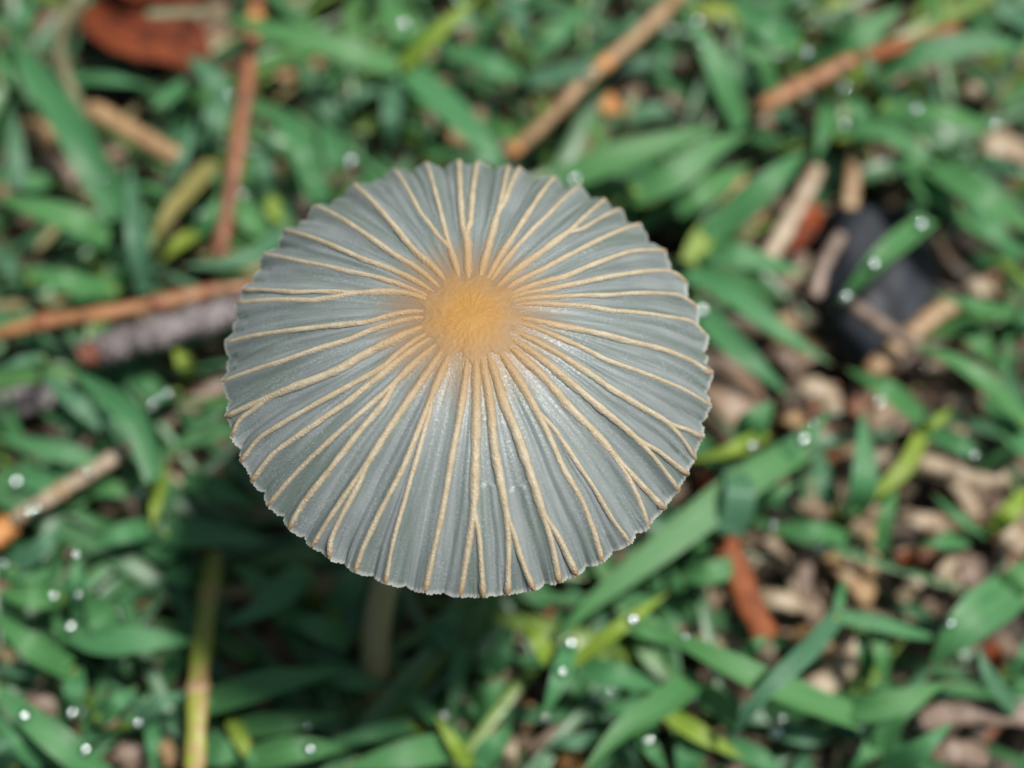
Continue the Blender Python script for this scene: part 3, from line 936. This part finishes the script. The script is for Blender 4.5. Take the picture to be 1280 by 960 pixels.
rod("twig", [(950, 134), (1005, 106), (1068, 74)], 24, (12, 14), M_STICK, "dull brown half of the twig joined to the red needle", "twig", nodes=(.6,))
rod("pine_needle", [(1068, 74), (1110, 62), (1150, 50), (1198, 34)], 20, (13, 12), M_RUST, "bright red-brown needle extending the dull brown twig", "needle", flat=.5)
rod("straw", [(1022, 208), (995, 262), (956, 330)], 24, (8, 8), M_STRAWP, "pale straw leaning beside the orange-red leaf scrap", "straw", flat=.45)
rod("straw", [(1068, 200), (1066, 225), (1062, 262)], 20, (9, 8), M_STRAW, "short tan straw overhanging one end of the black stone", "straw", flat=.4)
rod("straw", [(1052, 292), (1030, 330), (1018, 372)], 18, (9, 8), M_STRAWG, "grey-brown straw between the orange-red leaf scrap and black stone", "straw", flat=.5)
rod("straw", [(1062, 378), (1105, 408), (1152, 436)], 18, (8, 9), M_STRAWG, "greyish straw crossing over another beside the black stone", "straw")
rod("straw", [(1086, 466), (1125, 430), (1160, 400), (1196, 374)], 26, (6, 7), M_STRAW, "tan dry straw lying under a crossing straw by the black stone", "straw", flat=.4)
rod("pine_needle", [(903, 668), (922, 715), (940, 760), (960, 800)], 33, (8, 9), M_RUST, "flat rust-coloured needle piece in the tan litter", "needle", flat=.3)
rod("grass_stalk", [(268, 690), (262, 740), (250, 830), (246, 900), (243, 975)], 26, (8, 10, 12, 12), M_YSTALK, "upright yellow-green grass stalk with a tan joint", "stalk", flat=.45, nodes=(.66,), node_mat=M_STRAW)
rod("dry_blade", [(1150, 902), (1190, 892), (1235, 892), (1290, 894)], 30, (7, 9), M_STRAWG, "dried tan blade lying beside the upright green blades", "blade", flat=.25)
rod("straw", [(1150, 576), (1190, 588), (1222, 600), (1260, 594)], 24, (5, 6), M_STRAWP, "bent pale straw among pale litter by the small shoot", "straw", flat=.5)
rod("straw", [(1192, 600), (1206, 620), (1220, 646)], 22, (5, 6), M_STRAWP, "short pale straw touching the bent pale straw", "straw", flat=.5)
LIT = [  # (points, width, material, label)
    ([(1032, 690), (1056, 715), (1088, 755)], 24, M_STRAW, "tan straw bit leaning against the green runner"),
    ([(1092, 660), (1088, 700), (1084, 750)], 18, M_STRAW, "upright narrow tan straw between two small shoots"),
    ([(1000, 870), (1045, 845), (1072, 795)], 34, M_STRAWP, "wide pale dry leaf sheath behind the V-shaped blades"),
    ([(990, 790), (1030, 810), (1050, 860)], 30, M_STRAW, "tan dry sheath tucked under the bluish arching blade"),
    ([(945, 745), (985, 752), (1028, 762)], 26, M_STRAWP, "pale straw lying flat between the rust-coloured needle and green runner"),
    ([(1012, 690), (1005, 730), (1022, 785)], 20, M_STRAWG, "greyish straw standing in the litter by the rust-coloured needle"),
    ([(855, 795), (895, 802), (930, 812)], 26, M_STRAWP, "pale dry straw behind the broad V-shaped blade"),
    ([(1168, 735), (1182, 712), (1196, 692)], 18, M_STRAWP, "short whitish straw stub in the dark hollow"),
    ([(1125, 752), (1138, 735), (1150, 722)], 20, M_STRAWP, "small pinkish-white straw scrap beside the dark hollow"),
    ([(1205, 690), (1212, 720), (1222, 745)], 24, M_STRAWG, "dull pinkish-brown sheath beside the wide blunt leaf"),
    ([(1126, 640), (1150, 650), (1180, 652)], 24, M_STRAWP, "pale yellowish straw knot by the small green shoot"),
    ([(1100, 555), (1105, 570), (1112, 582)], 34, M_STRAWP, "pale dry flake under the yellow joint"),
    ([(1250, 640), (1262, 665), (1285, 685)], 34, M_STRAWP, "pale cream straw flake at the edge of the litter"),
    ([(1150, 950), (1190, 940), (1235, 946)], 34, M_STRAWG, "pinkish-grey dried sheath parallel to the dried tan blade"),
    ([(640, 872), (656, 892), (668, 906)], 30, M_STRAW, "curled tan dry leaf under the beaded shoot"),
    ([(604, 930), (622, 905), (640, 888)], 22, M_STRAW, "narrow tan leaf scrap between the beaded shoot and fanned blades"),
    ([(640, 960), (638, 940), (636, 918)], 18, M_STRAWP, "small upright grey-white straw at the foot of the beaded shoot"),
    ([(660, 945), (690, 920), (735, 895)], 18, M_STRAWG, "brown thin stem crossing behind the beaded shoot"),
    ([(690, 958), (710, 950), (728, 952)], 34, M_ORANGE, "orange-tan bark flake near the beaded shoot"),
    ([(575, 915), (580, 895), (585, 875)], 22, M_STRAWG, "grey-tan straw scrap by the flat fanned blades"),
    ([(30, 160), (50, 168), (66, 185)], 36, M_STRAW, "tan dry flake beside the broad overlapping blades"),
    ([(55, 205), (75, 215), (95, 232)], 38, M_STRAWG, "grey-brown dry flake under the broad overlapping blades"),
    ([(345, 95), (375, 85), (405, 72)], 24, M_STRAW, "brown straw under a long blade beside the red-brown needle"),
    ([(555, 140), (568, 155), (580, 178)], 34, M_STRAW, "tan dry flake under a blade of the radiating shoot"),
    ([(745, 135), (760, 128), (778, 150)], 30, M_ORANGE, "orange-brown flake beside the pale whitish shoot"),
    ([(820, 115), (835, 130), (846, 158)], 34, M_STRAWG, "pinkish-grey flake beside the pale whitish shoot"),
    ([(1010, 50), (1025, 40), (1046, 26)], 28, M_STRAW, "yellow-brown dry blade next to the broad blade on the twig"),
    ([(1210, 125), (1222, 108), (1256, 98)], 22, M_STRAWP, "pale bent straw under the arching blade"),
    ([(1225, 185), (1250, 182), (1285, 192)], 40, M_STRAWP, "wide cream dry sheath beside the big bright blades"),
    ([(880, 280), (905, 250), (932, 222)], 18, M_STRAW, "ochre straw between two blades by the yellow-based shoot"),
    ([(1210, 372), (1225, 358), (1245, 362)], 30, M_STRAWP, "pale dry flake on the crossed straws"),
    ([(1212, 430), (1222, 450), (1232, 468)], 24, M_STRAW, "short tan straw beside the crossed straws"),
    ([(960, 400), (985, 420), (1008, 440)], 34, M_STRAW, "brown dry sheath between the long tapering blades and the stone"),
    ([(960, 440), (985, 445), (1000, 470)], 30, M_STRAWG, "pinkish-brown dry scrap between bark chip and tapering blades"),
    ([(1000, 480), (1030, 490), (1045, 515)], 30, M_STRAWP, "pale tan flake with drops between bark chip and black stone"),
    ([(978, 520), (992, 522), (1008, 530)], 24, M_STRAW, "small tan flake between the bark chip and scattered drops"),
    ([(50, 785), (58, 795), (70, 802)], 36, M_STRAWP, "pale brown flake in the gap by the upright drop-covered leaf"),
    ([(40, 860), (55, 880), (62, 895)], 30, M_STRAWG, "grey-tan flake among the long parallel blades"),
    ([(115, 868), (122, 880), (130, 892)], 26, M_STRAW, "small orange-tan flake by the short upright leaf"),
    ([(150, 930), (165, 945), (172, 962)], 36, M_STRAWG, "brown dry scrap near the yellow-green stalk's foot"),
    ([(205, 925), (215, 940), (222, 958)], 30, M_STRAW, "tan scrap touching the yellow-green stalk's foot"),
]
for i, (pts, w, m, lab) in enumerate(LIT):
    rod("straw_scrap", pts, w, (3.5 + random.random() * 2.5, 4.5 + random.random() * 2, 3.5 + random.random() * 2), m, lab, "straw", "dry straw scraps in the litter",
        flat=random.uniform(.22, .4), seed=20 + i, n=16, sides=8, rough=.05, bumps=.12, ends=(.35, .3))


def leaf(name, outline_c, w_px, hs, mat, label, curl=.5, n=24, m=11):
    C = catmull([P(x, y, h) for (x, y), h in zip(outline_c, hs)], n)
    T, Sd, N = frames(C)
    t = np.linspace(0, 1, n)
    W = w_px * proj(C[n // 2])[2] / FPX / 2
    w = W * np.sin(math.pi * np.clip(t * .96 + .03, 0, 1)) ** .6 * (1 + .06 * vnoise(t * 5, 9, 3))
    a = np.linspace(-1, 1, m)
    V = C[:, None] + (w[:, None] * a)[..., None] * Sd[:, None] + (w[:, None] * curl * a ** 2 + .25 * np.sin(a * 9 + t[:, None] * 14) * np.abs(a))[..., None] * N[:, None]
    base = C[n // 2].copy()
    top = V.reshape(-1, 3) - base
    bot = top - np.repeat(N, m, axis=0) * .12
    F = grid_faces(n, m)
    k = n * m
    rim = [i * m for i in range(n)] + [(n - 1) * m + j for j in range(1, m)] + [i * m + m - 1 for i in range(n - 2, -1, -1)] + [j for j in range(m - 2, 0, -1)]
    R = [(rim[i], rim[(i + 1) % len(rim)], rim[(i + 1) % len(rim)] + k, rim[i] + k) for i in range(len(rim))]
    o = mesh_obj(name, np.vstack([top, bot]), np.vstack([F, F[:, ::-1] + k, np.array(R)]), mat)
    o.location = base * MM
    tag(o, label, "leaf")
    V, F = tube(C + N * .1 - base, np.linspace(.28, .12, n), 6)
    mesh_obj("midrib", V, F, mat, o)
    return o


leaf("dead_leaf", [(115, 5), (160, 25), (205, 45), (262, 78)], 110, (6, 8, 8, 7), M_LEAFRED, "large curled dark red dead leaf", .35)
leaf("dead_leaf", [(120, -40), (190, -22), (265, -10)], 70, (7, 9, 8), M_LEAFRED, "second dark red leaf edge behind the curled red leaf", .3)
leaf("leaf_scrap", [(1012, 250), (1000, 285), (985, 318)], 42, (5, 7, 6), M_LEAFORG, "orange-red leaf scrap between the pale straw and the black stone", .3)
leaf("leaf_scrap", [(870, 620), (884, 612), (896, 600)], 34, (5, 6, 5), M_LEAFORG, "small reddish leaf scrap under the longest broad blade", .2)
leaf("leaf_scrap", [(1120, 722), (1135, 702), (1146, 688)], 26, (4, 5, 5), M_LEAFORG, "thin reddish leaf scrap beside the dark hollow", .2)
leaf("leaf_scrap", [(1236, 805), (1244, 822), (1250, 842)], 22, (5, 6, 6), M_LEAFORG, "red-brown leaf scrap beside the bluish curving blade", .2)
leaf("leaf_scrap", [(665, 765), (678, 758), (690, 748)], 36, (4, 5, 5), M_LEAFORG, "dark reddish leaf scrap under the cap rim", .2)


def stone(name, px, py, h, sx, sy, sz, rot, mat, label, cat, seed):
    """lumpy pebble with flattened faces, sizes in mm"""
    r = np.random.default_rng(seed)
    nu, nv = 22, 30
    u = np.linspace(.02, math.pi - .02, nu); v = np.linspace(0, TWO, nv, endpoint=False)
    U, Vv = np.meshgrid(u, v, indexing='ij')
    D = np.stack([np.sin(U) * np.cos(Vv), np.sin(U) * np.sin(Vv), np.cos(U)], -1)
    R = np.ones(U.shape)
    for _ in range(9):
        nrm = r.normal(size=3); nrm /= np.linalg.norm(nrm)
        c = D @ nrm
        lim = r.uniform(.72, .92)
        R = np.minimum(R, np.where(c > .05, lim / np.maximum(c, .05), 9))
    R *= 1 + .03 * np.sin(D[..., 0] * 9 + 1) * np.sin(D[..., 1] * 8) + r.normal(size=U.shape) * .008
    X = D * R[..., None] * np.array([sx, sy, sz])
    c, s = math.cos(rot), math.sin(rot)
    X = X @ np.array([[c, s, 0], [-s, c, 0], [0, 0, 1]])
    o = mesh_obj(name, X.reshape(-1, 3), grid_faces(nu, nv, True)[:, ::-1], mat)
    o.location = P(px, py, h) * MM
    return tag(o, label, cat)


stone("black_stone", 1092, 352, 2.2, 5.6, 9.0, 5.2, -.12, M_STONE, "blue-black stone half buried in the grass with a blade across it", "stone", 3)
stone("bark_chip", 908, 512, 1.6, 3.4, 4.2, 3.0, .3, M_NUT, "rounded brown bark chip beside the cap rim", "bark", 5)

# ------------------------------------------------------------------ stuff: undergrowth and litter
# places where the photograph shows bare litter or dark gaps instead of undergrowth (photo position, radius px)
GAPS = [(1095, 340, 115), (905, 510, 55), (185, 35, 95), (1040, 790, 80), (930, 740, 60), (1180, 700, 60), (1140, 840, 45), (1010, 280, 45), (985, 440, 50),
        (60, 200, 40), (250, 420, 70), (40, 490, 45), (240, 520, 60), (560, 170, 35), (780, 140, 50), (660, 900, 55), (1210, 610, 60), (1200, 930, 60), (1140, 420, 60),
        (1250, 190, 50), (150, 160, 35), (205, 640, 25), (520, 850, 35), (1180, 130, 30), (60, 800, 28), (170, 940, 40), (1120, 570, 30), (800, 880, 30)]
GXY = np.array([(a, b) for a, b, _ in GAPS], float); GR = np.array([c for _, _, c in GAPS], float)


def in_gap(px, py, k=1.0):
    return bool((np.hypot(GXY[:, 0] - px, GXY[:, 1] - py) < GR * k).any())


def strip_field(count, extent, maker, nb, nc):
    Vs, UV, n_ok = [], [], 0
    for _ in range(count):
        r = maker(extent)
        if r is None:
            continue
        Vs.append(r[0]); UV.append(r[1]); n_ok += 1
    F0 = grid_faces(nb, nc)
    F = (F0[None] + (np.arange(n_ok) * nb * nc)[:, None, None]).reshape(-1, 4)
    return np.concatenate(Vs), F, np.concatenate(UV)


def small_blade(extent):
    global NC
    x, y = random.uniform(-extent, extent), random.uniform(-extent, extent)
    a = random.uniform(0, TWO)
    L = random.uniform(12, 32)
    lean = random.uniform(.55, 1.0)
    h = min(L * (1 - lean) + random.uniform(1.2, 3.6), 7.0)
    p0 = np.array([x, y, -.6])
    p1 = p0 + [math.cos(a) * L * .4 * lean, math.sin(a) * L * .4 * lean, h]
    p2 = p0 + [math.cos(a + random.uniform(-.4, .4)) * L, math.sin(a + random.uniform(-.4, .4)) * L, h * random.uniform(.5, 1.05)]
    px, py, _ = proj(p1)
    qx, qy, _ = proj(p2)
    if in_gap(px, py) or in_gap(qx, qy, .85):
        return None
    # thinner undergrowth where the photo is mostly litter (right of the mushroom)
    if px > 880 and py > 420 and px < 1400 and py < 1100 and random.random() < .45:
        return None
    C = catmull([p0, p1, p2], 8)
    keep = NC
    NC = 3
    V, uv = blade_geometry(C, random.uniform(.7, 1.8), random.uniform(-.6, .6), .25, random.random())
    NC = keep
    return V, uv


def litter_bit(extent):
    global NC
    x, y = random.uniform(-extent, extent), random.uniform(-extent, extent)
    a = random.uniform(0, TWO)
    L = random.uniform(2.5, 11)
    h = random.uniform(-.2, 2.6)
    b = random.uniform(-.5, .5)
    p0 = np.array([x, y, h])
    p1 = p0 + [math.cos(a) * L * .5, math.sin(a) * L * .5, random.uniform(-.3, .6)]
    p2 = p1 + [math.cos(a + b) * L * .5, math.sin(a + b) * L * .5, random.uniform(-.8, .5)]
    C = catmull([p0, p1, p2], 6)
    keep = NC
    NC = 3
    V, uv = blade_geometry(C, random.uniform(.5, 2.2), random.uniform(-.6, .6), -.5, random.random(), tip=False, root=.8)
    NC = keep
    return V, uv


V, F, UV = strip_field(4000, 105, small_blade, 8, 3)
V2, F2, UV2 = strip_field(5000, 260, small_blade, 8, 3)
far = (np.abs(V2[:, 0].reshape(-1, 24)).max(1) > 105) | (np.abs(V2[:, 1].reshape(-1, 24)).max(1) > 105)
V2 = V2.reshape(-1, 24, 3)[far].reshape(-1, 3); UV2 = UV2.reshape(-1, 24, 3)[far].reshape(-1, 3)
V = np.concatenate([V, V2]); UV = np.concatenate([UV, UV2])
F = (grid_faces(8, 3)[None] + (np.arange(len(V) // 24) * 24)[:, None, None]).reshape(-1, 4)
n = NT("undergrowth")
uv = n.attr("uv3", "Vector")
sp = n.new("SeparateXYZ"); n.link(uv, sp.inputs[0])
rc = n.ramp(sp.outputs[2], [(0.0, (.032, .115, .040)), (.35, (.055, .175, .062)), (.62, (.042, .125, .064)), (.80, (.066, .175, .040)), (.90, (.150, .230, .030)), (.96, (.300, .220, .110))])
n.n[-1].color_ramp.interpolation = 'CONSTANT'
ve = n.noise(n.mapping(uv, (12, 2, 50)), 1.0, 3)
rc = n.mix(n.ramp(ve, [(.3, 0.0), (.7, .45)]), rc, (.075, .19, .075))
M_UNDER = n.base(rc, .42, .5, None, .28, n.mix(.5, rc, (.09, .26, .05)))
tag(mesh_obj("grass", V, F, M_UNDER, attrs=dict(uv3=UV)), "dense low green undergrowth of grass blades beneath the shoots", "grass", kind="stuff")

V, F, UV = strip_field(7000, 110, litter_bit, 6, 3)
n = NT("litter")
uv = n.attr("uv3", "Vector")
sp = n.new("SeparateXYZ"); n.link(uv, sp.inputs[0])
rc = n.ramp(sp.outputs[2], [(0.0, (.12, .075, .045)), (.2, (.22, .150, .090)), (.38, (.075, .045, .030)), (.52, (.26, .195, .125)), (.66, (.040, .028, .020)), (.78, (.16, .110, .085)), (.9, (.18, .060, .024)), (.96, (.31, .25, .17))])
n.n[-1].color_ramp.interpolation = 'CONSTANT'
ve = n.noise(n.mapping(uv, (9, 3, 50)), 1.0, 4)
rc = n.mix(n.ramp(ve, [(.35, 0.0), (.7, .6)]), rc, (.10, .065, .042))
M_LIT = n.base(rc, .6, .4, None, .05)
tag(mesh_obj("leaf_litter", V, F, M_LIT, attrs=dict(uv3=UV)), "loose brown and tan litter of dead grass bits on the soil", "litter", kind="stuff")

# ------------------------------------------------------------------ water droplets, each set where the view ray meets a blade
n = NT("water")
gls = n.new("BsdfGlossy"); gls.inputs["Color"].default_value = (.86, 1, .93, 1); gls.inputs["Roughness"].default_value = .16
rfr = n.new("BsdfTransparent"); rfr.inputs["Color"].default_value = (.92, .97, .95, 1)
fr = n.new("Fresnel"); fr.inputs["IOR"].default_value = 1.9
mx = n.new("MixShader"); n.link(n.math('ADD', fr.outputs[0], .45), mx.inputs[0])
n.link(rfr.outputs[0], mx.inputs[1]); n.link(gls.outputs[0], mx.inputs[2]); n.link(mx.outputs[0], n.out.inputs["Surface"])
M_WATER = n.m
n = NT("water_golden")
gls = n.new("BsdfGlossy"); gls.inputs["Color"].default_value = (1, .86, .45, 1); gls.inputs["Roughness"].default_value = .15
n.link(gls.outputs[0], n.out.inputs["Surface"])
M_GOLD = n.m


def droplet_mesh(seed, flat):
    nu, nv = 10, 16
    u = np.linspace(.02, math.pi - .02, nu); v = np.linspace(0, TWO, nv, endpoint=False)
    U, Vv = np.meshgrid(u, v, indexing='ij')
    z = np.cos(U)
    z = np.where(z < 0, z * .55, z) * flat
    X = np.stack([np.sin(U) * np.cos(Vv), np.sin(U) * np.sin(Vv) * .92, z], -1)
    return X.reshape(-1, 3), grid_faces(nu, nv, True)[:, ::-1]


DROPS = [(875, 57), (870, 30), (930, 43), (1006, 69), (1054, 109), (1145, 139), (1239, 159), (1055, 159), (1186, 289), (1150, 285), (505, 32), (626, 54), (620, 127), (650, 111), (828, 52),
         (438, 201), (719, 228), (371, 6), (285, 118), (84, 243), (129, 225), (326, 180), (303, 248), (316, 247), (225, 316), (250, 269), (219, 329), (107, 342), (86, 515), (208, 495),
         (193, 506), (7, 706), (97, 695), (64, 747), (100, 742), (91, 785), (175, 617), (23, 604), (32, 897), (107, 935), (175, 903), (91, 888), (386, 939), (383, 908), (712, 808),
         (700, 841), (680, 897), (733, 898), (744, 873), (764, 863), (790, 777), (813, 927), (653, 955), (558, 895), (1060, 372), (1093, 332), (1021, 468), (986, 502), (1156, 460), (1100, 505),
         (1201, 507), (1046, 515), (1016, 530), (1001, 549), (939, 560), (1214, 570), (878, 392), (967, 658), (1026, 685), (1187, 780), (1250, 685), (1181, 871), (1078, 909), (1146, 907),
         (978, 899), (971, 917), (1014, 935), (867, 875), (1234, 958), (857, 798)]
BIG = {(620, 127), (225, 316), (712, 808), (680, 897), (878, 392), (1186, 289), (1060, 372), (719, 228), (1006, 69), (650, 111), (316, 247), (1078, 909), (971, 917), (1181, 871), (86, 515)}
bpy.context.view_layer.update()
dg = bpy.context.evaluated_depsgraph_get()
hits = []
for spec in [(p, 0) for p in DROPS] + [((37, 639), 1), ((47, 633), 1), ((111, 591), 1), ((733, 97), 2), ((1144, 488), 3)]:
    (px, py), kind = spec
    d = Vector(ray(px, py)).normalized()
    ok, loc, nrm, _, ob, _ = S.ray_cast(dg, Vector(CAM * MM), d)
    if not ok or ob.name.startswith(("cap", "rib")):
        loc = Vector(P(px, py, 8) * MM); nrm = Vector((0, 0, 1))
    if nrm.dot(d) > 0:
        nrm = -nrm
    host = ob
    while host is not None and host.parent is not None:
        host = host.parent
    hl = host.get("label", "") if host is not None else ""
    hits.append((px, py, kind, loc.copy(), nrm.copy(), hl if ok else ""))
dm = [droplet_mesh(0, .95)]
shared = None
for (px, py, kind, loc, nrm, hl) in hits:
    if kind == 3:
        o = mesh_obj("water_droplet", dm[0][0], dm[0][1], M_GOLD)
    elif shared is None:
        o = mesh_obj("water_droplet", dm[0][0], dm[0][1], M_WATER); shared = o.data
    else:
        o = bpy.data.objects.new("water_droplet", shared); COL.objects.link(o)
    r = random.uniform(.28, .52) * (1.4 if (px, py) in BIG else 1.0)
    o.scale = (r, r, r)
    o.rotation_euler = nrm.to_track_quat('Z', 'Y').to_euler()
    o.location = loc + nrm * (r * .42 * MM)
    if kind == 0:
        big = "large bright droplet on " if (px, py) in BIG else "tiny droplet on "
        hl = hl if hl and len(hl.split()) <= 12 else "dense low green undergrowth of grass blades"
        tag(o, big + hl, "droplet", "water droplets beaded over the grass")
    elif kind == 1:
        tag(o, "small water droplet on the pale straw stub", "droplet", "water droplets on the straw stub")
    elif kind == 2:
        tag(o, "single water droplet at the joint of the tan straw", "droplet")
    else:
        tag(o, "golden glinting droplet near the crossed straws", "droplet")
